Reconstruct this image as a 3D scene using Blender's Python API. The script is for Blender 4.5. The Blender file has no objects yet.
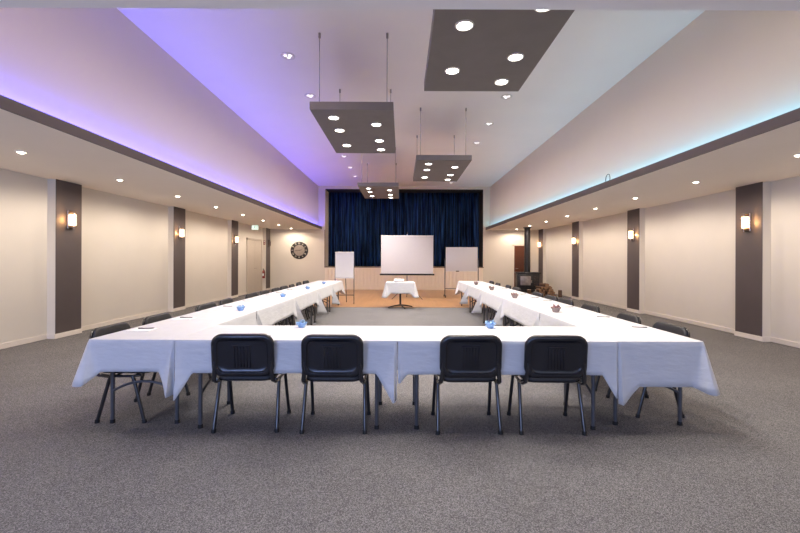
import bpy, bmesh, math, random
from mathutils import Vector, Matrix, Euler
random.seed(7)
R = math.radians
scn = bpy.context.scene
col = scn.collection
PI = math.pi
def near(k): return 'nearest to the camera' if k == 0 else ORD[k]+' from the camera'
ORD = ['nearest', 'second', 'third', 'fourth', 'fifth', 'sixth', 'seventh', 'eighth', 'ninth', 'tenth', 'eleventh']

# ------------------------------------------------------------------ geometry helpers
class MB:
    def __init__(s): s.bm = bmesh.new()
    def _merge(s, b, M=None):
        if M is not None: bmesh.ops.transform(b, matrix=M, verts=b.verts)
        me = bpy.data.meshes.new('tmp'); b.to_mesh(me); b.free()
        s.bm.from_mesh(me); bpy.data.meshes.remove(me); return s
    def box(s, lo, hi, bev=0.0, seg=2, M=None):
        b = bmesh.new()
        bmesh.ops.create_cube(b, size=1)
        c = [(lo[i]+hi[i])/2 for i in range(3)]; d = [abs(hi[i]-lo[i]) for i in range(3)]
        bmesh.ops.transform(b, matrix=Matrix.Translation(c) @ Matrix.Diagonal((*d, 1)), verts=b.verts)
        if bev: bmesh.ops.bevel(b, geom=b.edges[:], offset=bev, segments=seg, affect='EDGES', profile=0.5)
        return s._merge(b, M)
    def cyl(s, p0, p1, r, r2=None, seg=16, M=None):
        p0, p1 = Vector(p0), Vector(p1); d = p1-p0
        b = bmesh.new()
        bmesh.ops.create_cone(b, cap_ends=True, segments=seg, radius1=r, radius2=r if r2 is None else r2, depth=d.length)
        T = Matrix.Translation((p0+p1)/2) @ d.to_track_quat('Z', 'Y').to_matrix().to_4x4()
        bmesh.ops.transform(b, matrix=T, verts=b.verts)
        return s._merge(b, M)
    def ball(s, c, r, sc=(1, 1, 1), seg=12, M=None):
        b = bmesh.new(); bmesh.ops.create_uvsphere(b, u_segments=seg, v_segments=max(6, seg//2), radius=r)
        bmesh.ops.transform(b, matrix=Matrix.Translation(c) @ Matrix.Diagonal((*sc, 1)), verts=b.verts)
        return s._merge(b, M)
    def tube(s, pts, r, seg=10, sx=1.0, M=None):
        pts = [Vector(p) for p in pts]; b = bmesh.new(); rings = []; n = len(pts); prev = None
        for i, p in enumerate(pts):
            t = (pts[min(i+1, n-1)] - pts[max(i-1, 0)]).normalized()
            if prev is None:
                u = t.orthogonal().normalized()
                ax = Vector((1, 0, 0)) - t*t.x
                if ax.length > .2: u = ax.normalized()
            else:
                u = (prev - t*prev.dot(t)).normalized()
            prev = u; v = t.cross(u)
            rr = r[i] if isinstance(r, (list, tuple)) else r
            rings.append([b.verts.new(p + u*(math.cos(2*PI*k/seg)*rr*sx) + v*(math.sin(2*PI*k/seg)*rr)) for k in range(seg)])
        for i in range(n-1):
            for k in range(seg):
                b.faces.new((rings[i][k], rings[i][(k+1) % seg], rings[i+1][(k+1) % seg], rings[i+1][k]))
        b.faces.new(rings[0][::-1]); b.faces.new(rings[-1])
        return s._merge(b, M)
    def lathe(s, prof, seg=24, M=None):
        b = bmesh.new(); rings = []
        for (r, z) in prof:
            if r < 1e-5: rings.append([b.verts.new((0, 0, z))])
            else: rings.append([b.verts.new((r*math.cos(2*PI*k/seg), r*math.sin(2*PI*k/seg), z)) for k in range(seg)])
        for a, c in zip(rings, rings[1:]):
            for k in range(seg):
                k2 = (k+1) % seg
                if len(a) == 1 and len(c) == 1: continue
                if len(a) == 1: b.faces.new((a[0], c[k2], c[k]))
                elif len(c) == 1: b.faces.new((a[k], a[k2], c[0]))
                else: b.faces.new((a[k], a[k2], c[k2], c[k]))
        return s._merge(b, M)
    def rings(s, loops, cap0=True, cap1=True, M=None):
        b = bmesh.new(); rg = [[b.verts.new(p) for p in lp] for lp in loops]; n = len(rg[0])
        for a, c in zip(rg, rg[1:]):
            for k in range(n):
                b.faces.new((a[k], a[(k+1) % n], c[(k+1) % n], c[k]))
        if cap0: b.faces.new(rg[0][::-1])
        if cap1: b.faces.new(rg[-1])
        return s._merge(b, M)
    def poly(s, pts, M=None):
        b = bmesh.new(); b.faces.new([b.verts.new(p) for p in pts]); return s._merge(b, M)
    def prism(s, pts2, plane, a, c, M=None):
        """extrude a 2-D outline; plane 'xz' -> along y, 'yz' -> along x, 'xy' -> along z"""
        f = {'xz': lambda p, t: (p[0], t, p[1]), 'yz': lambda p, t: (t, p[0], p[1]), 'xy': lambda p, t: (p[0], p[1], t)}[plane]
        return s.rings([[f(p, a) for p in pts2], [f(p, c) for p in pts2]], M=M)
    def build(s, name, mat, parent=None, smooth=40, loc=None):
        bmesh.ops.recalc_face_normals(s.bm, faces=s.bm.faces)
        me = bpy.data.meshes.new(name)
        if smooth:
            for f in s.bm.faces: f.smooth = True
            lim = R(smooth)
            for e in s.bm.edges:
                if len(e.link_faces) == 2 and e.calc_face_angle(0) > lim: e.smooth = False
        s.bm.to_mesh(me); s.bm.free()
        o = bpy.data.objects.new(name, me); col.objects.link(o)
        for m in (mat if isinstance(mat, (list, tuple)) else [mat]): me.materials.append(m)
        if parent is not None: o.parent = parent
        if loc is not None: o.location = loc
        return o

def empty(name, loc=(0, 0, 0), rz=0):
    o = bpy.data.objects.new(name, None); o.empty_display_size = .1; col.objects.link(o)
    o.location = loc; o.rotation_euler = (0, 0, rz); return o
def tag(o, label, cat, group=None, kind=None):
    o['label'] = label; o['category'] = cat
    if group: o['group'] = group
    if kind: o['kind'] = kind
    return o
def struct(o, label=None):
    o['kind'] = 'structure'
    if label: o['label'] = label
    return o
def copy_tree(o, parent=None):
    c = o.copy(); col.objects.link(c); c.parent = parent
    for ch in list(o.children): copy_tree(ch, c)
    return c
def rrect(w, h, r, n=6):
    """rounded rectangle outline centred on 0, in the plane (a,b)"""
    out = []
    for (cx, cy, a0) in ((w/2-r, h/2-r, 0), (-w/2+r, h/2-r, 90), (-w/2+r, -h/2+r, 180), (w/2-r, -h/2+r, 270)):
        for k in range(n+1):
            a = R(a0 + 90*k/n); out.append((cx + r*math.cos(a), cy + r*math.sin(a)))
    return out

# ------------------------------------------------------------------ materials
def new_mat(name):
    m = bpy.data.materials.new(name); m.use_nodes = True
    nt = m.node_tree; return m, nt, nt.nodes['Principled BSDF']
def plain(name, c, rough=.5, metal=0.0, var=.06, scale=8.0, bump=0.0, bscale=60.0, spec=None, sheen=0.0, coat=0.0):
    m, nt, p = new_mat(name)
    tc = nt.nodes.new('ShaderNodeTexCoord')
    nz = nt.nodes.new('ShaderNodeTexNoise'); nz.inputs['Scale'].default_value = scale; nz.inputs['Detail'].default_value = 4
    nt.links.new(tc.outputs['Object'], nz.inputs['Vector'])
    rp = nt.nodes.new('ShaderNodeValToRGB')
    rp.color_ramp.elements[0].position = .3; rp.color_ramp.elements[1].position = .7
    rp.color_ramp.elements[0].color = (*[x*(1-var) for x in c], 1); rp.color_ramp.elements[1].color = (*[min(1, x*(1+var)) for x in c], 1)
    nt.links.new(nz.outputs['Fac'], rp.inputs['Fac']); nt.links.new(rp.outputs['Color'], p.inputs['Base Color'])
    p.inputs['Roughness'].default_value = rough; p.inputs['Metallic'].default_value = metal
    if spec is not None: p.inputs['Specular IOR Level'].default_value = spec
    if sheen: p.inputs['Sheen Weight'].default_value = sheen
    if coat: p.inputs['Coat Weight'].default_value = coat
    if bump:
        n2 = nt.nodes.new('ShaderNodeTexNoise'); n2.inputs['Scale'].default_value = bscale; n2.inputs['Detail'].default_value = 3
        nt.links.new(tc.outputs['Object'], n2.inputs['Vector'])
        bp = nt.nodes.new('ShaderNodeBump'); bp.inputs['Strength'].default_value = bump; bp.inputs['Distance'].default_value = .005
        nt.links.new(n2.outputs['Fac'], bp.inputs['Height']); nt.links.new(bp.outputs['Normal'], p.inputs['Normal'])
    return m
def glow(name, c, strength):
    m, nt, p = new_mat(name)
    p.inputs['Base Color'].default_value = (*c, 1); p.inputs['Emission Color'].default_value = (*c, 1)
    p.inputs['Emission Strength'].default_value = strength; p.inputs['Roughness'].default_value = .4
    return m

def carpet():
    m, nt, p = new_mat('loop_carpet')
    tc = nt.nodes.new('ShaderNodeTexCoord')
    vo = nt.nodes.new('ShaderNodeTexVoronoi'); vo.inputs['Scale'].default_value = 220
    n1 = nt.nodes.new('ShaderNodeTexNoise'); n1.inputs['Scale'].default_value = 240; n1.inputs['Detail'].default_value = 6; n1.inputs['Roughness'].default_value = .8
    n2 = nt.nodes.new('ShaderNodeTexNoise'); n2.inputs['Scale'].default_value = 1.2; n2.inputs['Detail'].default_value = 3
    for n in (vo, n1, n2): nt.links.new(tc.outputs['Object'], n.inputs['Vector'])
    sep = nt.nodes.new('ShaderNodeSeparateColor'); nt.links.new(vo.outputs['Color'], sep.inputs['Color'])
    mx = nt.nodes.new('ShaderNodeMath'); mx.operation = 'MULTIPLY_ADD'
    nt.links.new(sep.outputs[0], mx.inputs[0]); mx.inputs[1].default_value = .45
    nt.links.new(n1.outputs['Fac'], mx.inputs[2])
    m3 = nt.nodes.new('ShaderNodeMath'); m3.operation = 'MULTIPLY_ADD'
    nt.links.new(n2.outputs['Fac'], m3.inputs[0]); m3.inputs[1].default_value = .12; nt.links.new(mx.outputs[0], m3.inputs[2])
    rp = nt.nodes.new('ShaderNodeValToRGB')
    e = rp.color_ramp.elements
    e[0].position = .5; e[0].color = (.055, .053, .054, 1); e[1].position = 1.05; e[1].color = (.26, .25, .25, 1)
    x = e.new(.78); x.color = (.128, .124, .125, 1)
    nt.links.new(m3.outputs[0], rp.inputs['Fac']); nt.links.new(rp.outputs['Color'], p.inputs['Base Color'])
    p.inputs['Roughness'].default_value = .95; p.inputs['Specular IOR Level'].default_value = .1
    bp = nt.nodes.new('ShaderNodeBump'); bp.inputs['Strength'].default_value = .5; bp.inputs['Distance'].default_value = .006
    nt.links.new(mx.outputs[0], bp.inputs['Height']); nt.links.new(bp.outputs['Normal'], p.inputs['Normal'])
    return m
def timber(name, c1, c2, c3, rough, plank=(.09, 1.6), along='Y', grain=1.0):
    m, nt, p = new_mat(name)
    tc = nt.nodes.new('ShaderNodeTexCoord'); mp = nt.nodes.new('ShaderNodeMapping')
    nt.links.new(tc.outputs['Object'], mp.inputs['Vector'])
    if along == 'Y': mp.inputs['Rotation'].default_value = (0, 0, R(90))
    if along == 'Z': mp.inputs['Rotation'].default_value = (R(90), R(90), 0)
    bt = nt.nodes.new('ShaderNodeTexBrick')
    bt.inputs['Scale'].default_value = 1.0; bt.inputs['Brick Width'].default_value = plank[1]; bt.inputs['Row Height'].default_value = plank[0]
    bt.inputs['Mortar Size'].default_value = .0012; bt.inputs['Color1'].default_value = (*c1, 1); bt.inputs['Color2'].default_value = (*c2, 1); bt.inputs['Mortar'].default_value = (*c3, 1)
    nt.links.new(mp.outputs['Vector'], bt.inputs['Vector'])
    m2 = nt.nodes.new('ShaderNodeMapping'); m2.inputs['Scale'].default_value = (2, 40, 40); nt.links.new(mp.outputs['Vector'], m2.inputs['Vector'])
    nz = nt.nodes.new('ShaderNodeTexNoise'); nz.inputs['Scale'].default_value = 1.0; nz.inputs['Detail'].default_value = 5
    nt.links.new(m2.outputs['Vector'], nz.inputs['Vector'])
    mr = nt.nodes.new('ShaderNodeMapRange'); mr.inputs['To Min'].default_value = 1-.25*grain; mr.inputs['To Max'].default_value = 1+.2*grain
    nt.links.new(nz.outputs['Fac'], mr.inputs['Value'])
    mu = nt.nodes.new('ShaderNodeVectorMath'); mu.operation = 'SCALE'
    nt.links.new(bt.outputs['Color'], mu.inputs[0]); nt.links.new(mr.outputs['Result'], mu.inputs['Scale'])
    nt.links.new(mu.outputs['Vector'], p.inputs['Base Color']); p.inputs['Roughness'].default_value = rough
    return m
def velvet():
    m, nt, p = new_mat('blue_velvet')
    tc = nt.nodes.new('ShaderNodeTexCoord'); mp = nt.nodes.new('ShaderNodeMapping'); mp.inputs['Scale'].default_value = (14, 4, .32)
    nt.links.new(tc.outputs['Object'], mp.inputs['Vector'])
    nz = nt.nodes.new('ShaderNodeTexNoise'); nz.inputs['Scale'].default_value = 1.6; nz.inputs['Detail'].default_value = 6; nz.inputs['Roughness'].default_value = .65
    nt.links.new(mp.outputs['Vector'], nz.inputs['Vector'])
    rp = nt.nodes.new('ShaderNodeValToRGB'); e = rp.color_ramp.elements
    e[0].position = .47; e[0].color = (.0012, .0025, .008, 1); e[1].position = .74; e[1].color = (.04, .125, .36, 1)  # dark to pale blue streaks paint the light on the folds into the colour
    nt.links.new(nz.outputs['Fac'], rp.inputs['Fac']); nt.links.new(rp.outputs['Color'], p.inputs['Base Color'])
    p.inputs['Roughness'].default_value = .55; p.inputs['Sheen Weight'].default_value = .12
    p.inputs['Sheen Tint'].default_value = (.2, .45, 1, 1); p.inputs['Sheen Roughness'].default_value = .4
    p.inputs['Specular IOR Level'].default_value = .3; p.inputs['Specular Tint'].default_value = (.4, .6, 1, 1)
    return m
def linen():
    m, nt, p = new_mat('white_tablecloth_fabric')
    tc = nt.nodes.new('ShaderNodeTexCoord')
    n1 = nt.nodes.new('ShaderNodeTexNoise'); n1.inputs['Scale'].default_value = 7; n1.inputs['Detail'].default_value = 5
    mp = nt.nodes.new('ShaderNodeMapping'); mp.inputs['Scale'].default_value = (1, 1, 3); nt.links.new(tc.outputs['Object'], mp.inputs['Vector'])
    nt.links.new(mp.outputs['Vector'], n1.inputs['Vector'])
    p.inputs['Base Color'].default_value = (.84, .84, .85, 1)
    rp = nt.nodes.new('ShaderNodeValToRGB'); e = rp.color_ramp.elements
    e[0].color = (.49, .49, .50, 1); e[1].color = (.56, .56, .565, 1); nt.links.new(n1.outputs['Fac'], rp.inputs['Fac'])
    nt.links.new(rp.outputs['Color'], p.inputs['Base Color'])
    p.inputs['Roughness'].default_value = .75; p.inputs['Sheen Weight'].default_value = .1
    bp = nt.nodes.new('ShaderNodeBump'); bp.inputs['Strength'].default_value = .35; bp.inputs['Distance'].default_value = .02
    nt.links.new(n1.outputs['Fac'], bp.inputs['Height']); nt.links.new(bp.outputs['Normal'], p.inputs['Normal'])
    return m
def glass(name, c=(1, 1, 1), rough=.05, mix=.75):
    m, nt, p = new_mat(name)
    p.inputs['Base Color'].default_value = (*c, 1); p.inputs['Roughness'].default_value = rough
    tr = nt.nodes.new('ShaderNodeBsdfTransparent'); tr.inputs['Color'].default_value = (*c, 1)
    mx = nt.nodes.new('ShaderNodeMixShader'); mx.inputs['Fac'].default_value = mix
    out = nt.nodes['Material Output']
    nt.links.new(p.outputs['BSDF'], mx.inputs[1]); nt.links.new(tr.outputs['BSDF'], mx.inputs[2]); nt.links.new(mx.outputs['Shader'], out.inputs['Surface'])
    return m

M = dict(
    carpet=carpet(),
    wood_floor=timber('honey_timber_floor', (.34, .175, .078), (.40, .215, .10), (.2, .08, .03), .3),
    cream=plain('cream_wall_paint', (.70, .635, .53), .85, var=.015, scale=2, bump=.08, bscale=90),
    wall_face=plain('beige_wall_lining', (.71, .66, .575), .8, var=.015, scale=2, bump=.12, bscale=140),
    skirting=plain('white_skirting_paint', (.74, .68, .6), .5, var=.02),
    upper=plain('upper_wall_paint', (.76, .69, .62), .85, var=.01, scale=1.5),
    ceil=plain('ceiling_paint', (.92, .89, .875), .9, var=.01, scale=1.5),
    soffit=plain('soffit_paint', (.87, .80, .73), .85, var=.01, scale=1.5),
    taupe=plain('dark_taupe_paint', (.085, .066, .064), .6, var=.05, scale=3, bump=.05),
    fascia=plain('taupe_fascia_paint', (.115, .095, .097), .6, var=.04, scale=3),
    raft=plain('grey_taupe_raft_board', (.165, .15, .152), .65, var=.05, scale=5, bump=.05),
    raft_lens=glow('bright_lamp_lens', (1, .95, .88), 14),
    soffit_lens=glow('warm_lamp_lens', (1, .87, .70), 14),
    ceil_lens=glow('small_lamp_bulb', (1, .93, .95), 1.6),
    white_trim=plain('white_metal_trim', (.75, .73, .70), .4, var=.02),
    steel=plain('steel_wire', (.32, .31, .31), .35, metal=.8, var=.05),
    chrome=plain('brushed_chrome', (.75, .72, .70), .22, metal=1, var=.05),
    bronze=plain('dark_bronze', (.07, .05, .04), .4, metal=.6, var=.1),
    sconce_glass=glow('lit_frosted_glass', (1, .66, .36), 7),
    sconce_dark=plain('unlit_frosted_glass', (.12, .085, .065), .5, var=.05),
    black=plain('black_chair_plastic', (.011, .011, .014), .27, var=.15, scale=20, bump=.12, bscale=220, spec=.5),
    vinyl=plain('black_chair_upholstery', (.016, .016, .018), .55, var=.15, scale=30, bump=.2, bscale=300),
    blackmetal=plain('black_enamelled_tube', (.014, .014, .016), .3, var=.1, coat=.3),
    rubber=plain('black_rubber', (.01, .01, .01), .8, var=.1),
    greymetal=plain('grey_powder_coated_tube', (.085, .085, .092), .4, metal=.3, var=.1),
    tabletop=plain('table_board', (.32, .30, .28), .5, var=.08),
    linen=linen(), velvet=velvet(),
    paper=plain('white_paper', (.76, .76, .755), .8, var=.01),
    whiteboard=plain('whiteboard_enamel', (.62, .61, .62), .3, var=.01),
    screen=plain('matte_projection_fabric', (.50, .475, .49), .9, var=.01),
    pen=plain('dark_pen_plastic', (.05, .045, .05), .35, var=.1),
    navy_glass=glass('blue_tinted_glass', (.5, .7, .95), .08, .5),
    clear_glass=glass('smoky_glass', (.45, .36, .34), .08, .4),
    sweet_blue=plain('blue_foil_wrappers', (.26, .42, .62), .3, metal=.1, var=.7, scale=45),
    sweet_red=plain('red_and_cream_wrappers', (.24, .12, .11), .35, var=.9, scale=55),
    iron=plain('black_cast_iron', (.014, .013, .013), .45, var=.2, bump=.1),
    stove_glass=plain('stove_window_glass', (.23, .20, .19), .15, var=.25, scale=9),
    door_brown=timber('red_brown_timber', (.11, .032, .012), (.14, .042, .017), (.08, .02, .01), .4, (.14, 3), 'Z'),
    door_cream=plain('cream_door_paint', (.52, .45, .37), .6, var=.02),
    bark=plain('log_bark', (.10, .055, .033), .9, var=.5, scale=25, bump=.6, bscale=50),
    cutwood=plain('cut_log_end', (.27, .155, .085), .85, var=.25, scale=30),
    paleend=plain('pale_split_wood', (.58, .46, .36), .85, var=.15, scale=30),
    red=plain('red_enamel', (.26, .022, .016), .35, var=.05),
    green=plain('green_sign_print', (.02, .42, .20), .5, var=.03),
    signlit=glow('lit_sign_face', (.80, 1, .88), .85),
    clock_dark=plain('dark_clock_rim', (.018, .014, .012), .5, var=.2),
    clock_face=plain('weathered_clock_face', (.27, .22, .18), .7, var=.12, scale=14),
    clock_num=plain('pale_clock_numerals', (.62, .55, .42), .6, var=.05),
    brownline=plain('brown_edge_strip', (.13, .075, .05), .6, var=.1),
    dado=plain('cream_panelling_paint', (.84, .73, .60), .6, var=.02),
    projector=plain('white_projector_case', (.8, .78, .76), .4, var=.02),
    lens=plain('dark_lens_glass', (.02, .02, .03), .1, var=.1),
    ridge=plain('void_black', (.01, .01, .012), .9, var=.1),
)

# ------------------------------------------------------------------ dimensions of the hall
XL, XR = -6.0, 6.26            # faces of the pilasters
DEP = .14                      # recess between pilasters
SOF = 2.77                     # soffit height
FXL, FXR = -3.665, 3.865         # fascia faces
UXL, UXR = -3.84, 4.07         # upper walls
CEIL = 4.76
YB = 18.4                      # end wall
YN = 2.19                      # where the low entry ceiling ends
YR = -4.2                      # wall behind the camera
WL, WR = XL-DEP, XR+DEP
PIL = [(6.93+3.59*k, 7.49+3.59*k) for k in range(4)]
PIL[3] = (17.70, 18.25)
OPX0, OPX1, OPZ0, OPZ1 = -3.52, 3.75, 1.055, 4.63

# floor
b = MB(); b.box((WL, YR, -.1), (WR, YB, 0)); struct(b.build('floor', M['carpet'], smooth=0))
b = MB(); b.box((OPX0, 11.67, 0.0), (OPX1, YB-.03, .006)); struct(b.build('floor_timber', M['wood_floor'], smooth=0))

# side walls with pilasters (one wall each side)
def side_wall(name, sgn, face, outer):
    b = MB()
    segs = []
    y = YR
    prof = [(outer, YR)]
    for (a, c) in PIL:
        prof += [(outer, a), (face, a), (face, c), (outer, c)]
    prof += [(outer, YB), (outer+sgn*.15, YB), (outer+sgn*.15, YR)]
    b.prism(prof, 'xy', 0, SOF+.02)
    return struct(b.build(name, M['wall_face'], smooth=0))
side_wall('wall_left', -1, XL, WL)
side_wall('wall_right', 1, XR, WR)
n = 0
for sgn, face in ((-1, XL), (1, XR)):
    for k, (a, c) in enumerate(PIL):
        b = MB(); x0, x1 = sorted((face, face-sgn*.012)); n += 1
        b.box((x0, a+.003, .085), (x1, c-.003, SOF), .002, 1)
        struct(b.build('trim_%d' % n, M['taupe'], smooth=0))
# skirting
def skirting(name, sgn, face, outer):
    b = MB()
    def run(x, y0, y1):
        x0, x1 = sorted((x, x-sgn*.016)); b.box((x0, y0, 0), (x1, y1, .085), .004, 1)
    y = YR
    for (a, c) in PIL:
        run(outer, y, a-.016); run(face, a-.016, c+.016)
        for yy in (a-.016, c):
            x0, x1 = sorted((outer, face)); b.box((x0, yy, 0), (x1, yy+.016, .085))
        y = c+.016
    run(outer, y, YB)
    return struct(b.build(name, M['skirting'], smooth=0))
skirting('baseboard_left', -1, XL, WL)
skirting('baseboard_right', 1, XR, WR)
# soffits, fascias, ledges, upper walls, ceiling
b = MB(); b.box((WL, YN, SOF), (FXL-.02, YB, SOF+.04)); struct(b.build('ceiling_left', M['soffit'], smooth=0))
b = MB(); b.box((FXR+.02, YN, SOF), (WR, YB, SOF+.04)); struct(b.build('ceiling_right', M['soffit'], smooth=0))
b = MB(); b.box((WL, YR, SOF), (WR, YN, SOF+.04)); struct(b.build('ceiling_entry', M['ceil'], smooth=0))
b = MB(); b.box((FXL-.02, YN, SOF), (FXL, YB, SOF+.12)); n += 1; struct(b.build('trim_%d' % n, M['fascia'], smooth=0))
b = MB(); b.box((FXR, YN, SOF), (FXR+.02, YB, SOF+.12)); n += 1; struct(b.build('trim_%d' % n, M['fascia'], smooth=0))
b = MB(); b.box((UXL-.12, YN, SOF+.04), (UXL, YB, CEIL)); struct(b.build('wall_upper_left', M['upper'], smooth=0))
b = MB(); b.box((UXR, YN, SOF+.04), (UXR+.12, YB, CEIL)); struct(b.build('wall_upper_right', M['upper'], smooth=0))
b = MB(); b.box((UXL-.12, YN-.12, SOF+.04), (UXR+.12, YN, CEIL)); struct(b.build('wall_upper_entry', M['upper'], smooth=0))
b = MB(); b.box((UXL-.12, YN-.12, CEIL), (UXR+.12, YB+1.4, CEIL+.1)); struct(b.build('ceiling', M['ceil'], smooth=0))
# end wall with the stage opening
b = MB()
b.box((WL-.15, YB, 0), (OPX0, YB+.85, CEIL)); b.box((OPX1, YB, 0), (WR+.15, YB+.85, CEIL))
b.box((OPX0, YB, 0), (OPX1, YB+.85, OPZ0)); b.box((OPX0, YB, OPZ1), (OPX1, YB+.85, CEIL))
struct(b.build('wall_back', M['cream'], smooth=0))
b = MB()
b.box((OPX0-.5, YB+1.3, 0), (OPX1+.5, YB+1.4, CEIL)); b.box((OPX0-.5, YB+.851, .9), (OPX1+.5, YB+1.3, OPZ0-.005))
struct(b.build('wall_stage', M['ridge'], smooth=0))
# vertical board panelling under the stage opening
b = MB(); x = OPX0
while x < OPX1-.01:
    w = min(.163, OPX1-x); b.box((x+.012, YB-.04, .06), (x+w-.012, YB, OPZ0-.03), .008, 1); x += w
b.box((OPX0, YB-.012, 0), (OPX1, YB, OPZ0-.03)); b.box((OPX0, YB-.03, 0), (OPX1, YB, .06), .004, 1)
n += 1; struct(b.build('trim_%d' % n, M['dado'], smooth=0))
b = MB(); b.box((OPX0-.03, YB-.045, OPZ0-.035), (OPX1+.03, YB+.2, OPZ0+.004), .004, 1)
n += 1; struct(b.build('trim_%d' % n, M['brownline'], smooth=0))
b = MB(); b.box((OPX1-.02, YB+.01, OPZ0+.005), (OPX1-.001, YB+.86, OPZ1)); b.box((OPX0+.001, YB+.01, OPZ1-.02), (OPX1-.001, YB+.86, OPZ1-.001)); n += 1; struct(b.build('trim_%d' % n, M['ridge'], smooth=0))  # added black liners stand in for shadow on the right jamb and lintel
b = MB(); b.box((OPX0-.025, YB-.012, OPZ0), (OPX0, YB+.02, 2.75)); n += 1; struct(b.build('trim_%d' % n, M['brownline'], smooth=0))
b = MB()
b.box((WL, YB-.016, 0), (OPX0, YB, .085)); b.box((OPX1, YB-.016, 0), (5.10, YB, .085)); b.box((5.94, YB-.016, 0), (WR, YB, .085))
struct(b.build('baseboard_back', M['skirting'], smooth=0))
# wall behind the camera with assumed, unseen windows as source of the bluish daylight
b = MB(); WX = [(-4.6, -2.2), (-1.2, 1.2), (2.2, 4.6)]
xs = [WL-.15] + [v for w in WX for v in w] + [WR+.15]
for i in range(0, len(xs), 2): b.box((xs[i], YR-.15, 0), (xs[i+1], YR, SOF+.02))
for (x0, x1) in WX: b.box((x0, YR-.15, 0), (x1, YR, .8)); b.box((x0, YR-.15, 2.3), (x1, YR, SOF+.02))
struct(b.build('wall_entry', M['cream'], smooth=0))
assumed_pane = glow('daylit_window_pane', (.55, .72, 1), 1.0)  # added glow stands in for daylight in the assumed windows
for i, (x0, x1) in enumerate(WX):
    f = MB()
    for (a0, a1, z0, z1) in ((x0, x0+.06, .8, 2.3), (x1-.06, x1, .8, 2.3), (x0, x1, .8, .86), (x0, x1, 2.24, 2.3), ((x0+x1)/2-.025, (x0+x1)/2+.025, .8, 2.3)):
        f.box((a0, YR-.1, z0), (a1, YR-.03, z1))
    w = struct(f.build('window_%d' % (i+1), M['white_trim'], smooth=0))
    p = MB(); p.box((x0, YR-.13, .8), (x1, YR-.12, 2.3)); p.build('pane', assumed_pane, w, 0)

# ------------------------------------------------------------------ doors
d = empty('door_1', (WL, 16.7, 0)); struct(d)
b = MB()
for (y0, y1, z0, z1) in ((15.82, 15.90, 0, 2.24), (17.44, 17.52, 0, 2.24), (15.82, 17.52, 2.17, 2.24)):
    b.box((0, y0-16.7, z0), (.05, y1-16.7, z1), .005, 1)
b.build('door_frame', M['door_cream'], d, 0)
for i, (y0, y1) in enumerate(((15.905, 16.665), (16.675, 17.435))):
    b = MB(); b.box((.002, y0-16.7, .01), (.026, y1-16.7, 2.165), .003, 1); lf = b.build('door_leaf', M['door_cream'], d, 0)
    b = MB(); yy = (y1-.07 if i == 0 else y0+.07)-16.7
    b.cyl((.026, yy, 1.0), (.06, yy, 1.0), .012); b.cyl((.06, yy, 1.0), (.06, yy + (-.1 if i == 0 else .1), 1.0), .009); b.build('door_handle', M['chrome'], lf)
d = empty('door_2', (5.61, YB, 0)); struct(d)
b = MB()
for (x0, x1, z0, z1) in ((5.11, 5.18, 0, 2.12), (5.86, 5.93, 0, 2.12), (5.11, 5.93, 2.05, 2.12)):
    b.box((x0-5.61, -.03, z0), (x1-5.61, 0, z1), .004, 1)
b.build('door_frame', M['cream'], d, 0)
b = MB(); b.box((5.185-5.61, -.024, .01), (5.855-5.61, -.001, 2.045), .003, 1); lf = b.build('door_leaf', M['door_brown'], d, 0)
b = MB(); b.cyl((-.36, -.024, 1.0), (-.36, -.07, 1.0), .012); b.cyl((-.36, -.07, 1.0), (-.25, -.07, 1.0), .01); b.build('door_handle', M['chrome'], lf)

# ------------------------------------------------------------------ stage curtains
def curtain(x0, x1, label):
    b = bmesh.new(); nx, nz = int((x1-x0)*70), 14; z0, z1 = OPZ0+.015, OPZ1+.03
    rnd = random.Random(x0); cx = []; ph = 0
    for i in range(nx+1):
        ph += (2*PI/(.23+.08*math.sin(i*.031)+.05*rnd.random()))*(x1-x0)/nx; cx.append(ph)
    g = []
    for j in range(nz+1):
        t = j/nz; row = []
        for i in range(nx+1):
            x = x0+(x1-x0)*i/nx
            a = .085*(1-.35*t) + .02*math.sin(i*.17+2*t)
            s = math.sin(cx[i] + .5*math.sin(3*t+i*.02)); y = YB+.98 - a*(s*abs(s)**-.35 if abs(s) > 1e-6 else 0)
            row.append(b.verts.new((x + .02*math.sin(cx[i]*2), y, z0+(z1-z0)*t)))
        g.append(row)
    for j in range(nz):
        for i in range(nx): b.faces.new((g[j][i], g[j][i+1], g[j+1][i+1], g[j+1][i]))
    m = MB(); m.bm.free(); m.bm = b
    o = m.build('stage_curtain', M['velvet'], smooth=80)
    sd = o.modifiers.new('thickness', 'SOLIDIFY'); sd.thickness = .006
    return tag(o, label, 'curtain', 'velvet curtains closing off the stage')
curtain(OPX0-.05, .11, 'dark blue velvet stage curtain on the left, behind the flip chart')
curtain(.115, OPX1+.05, 'dark blue velvet stage curtain on the right, behind the whiteboard')

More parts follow.
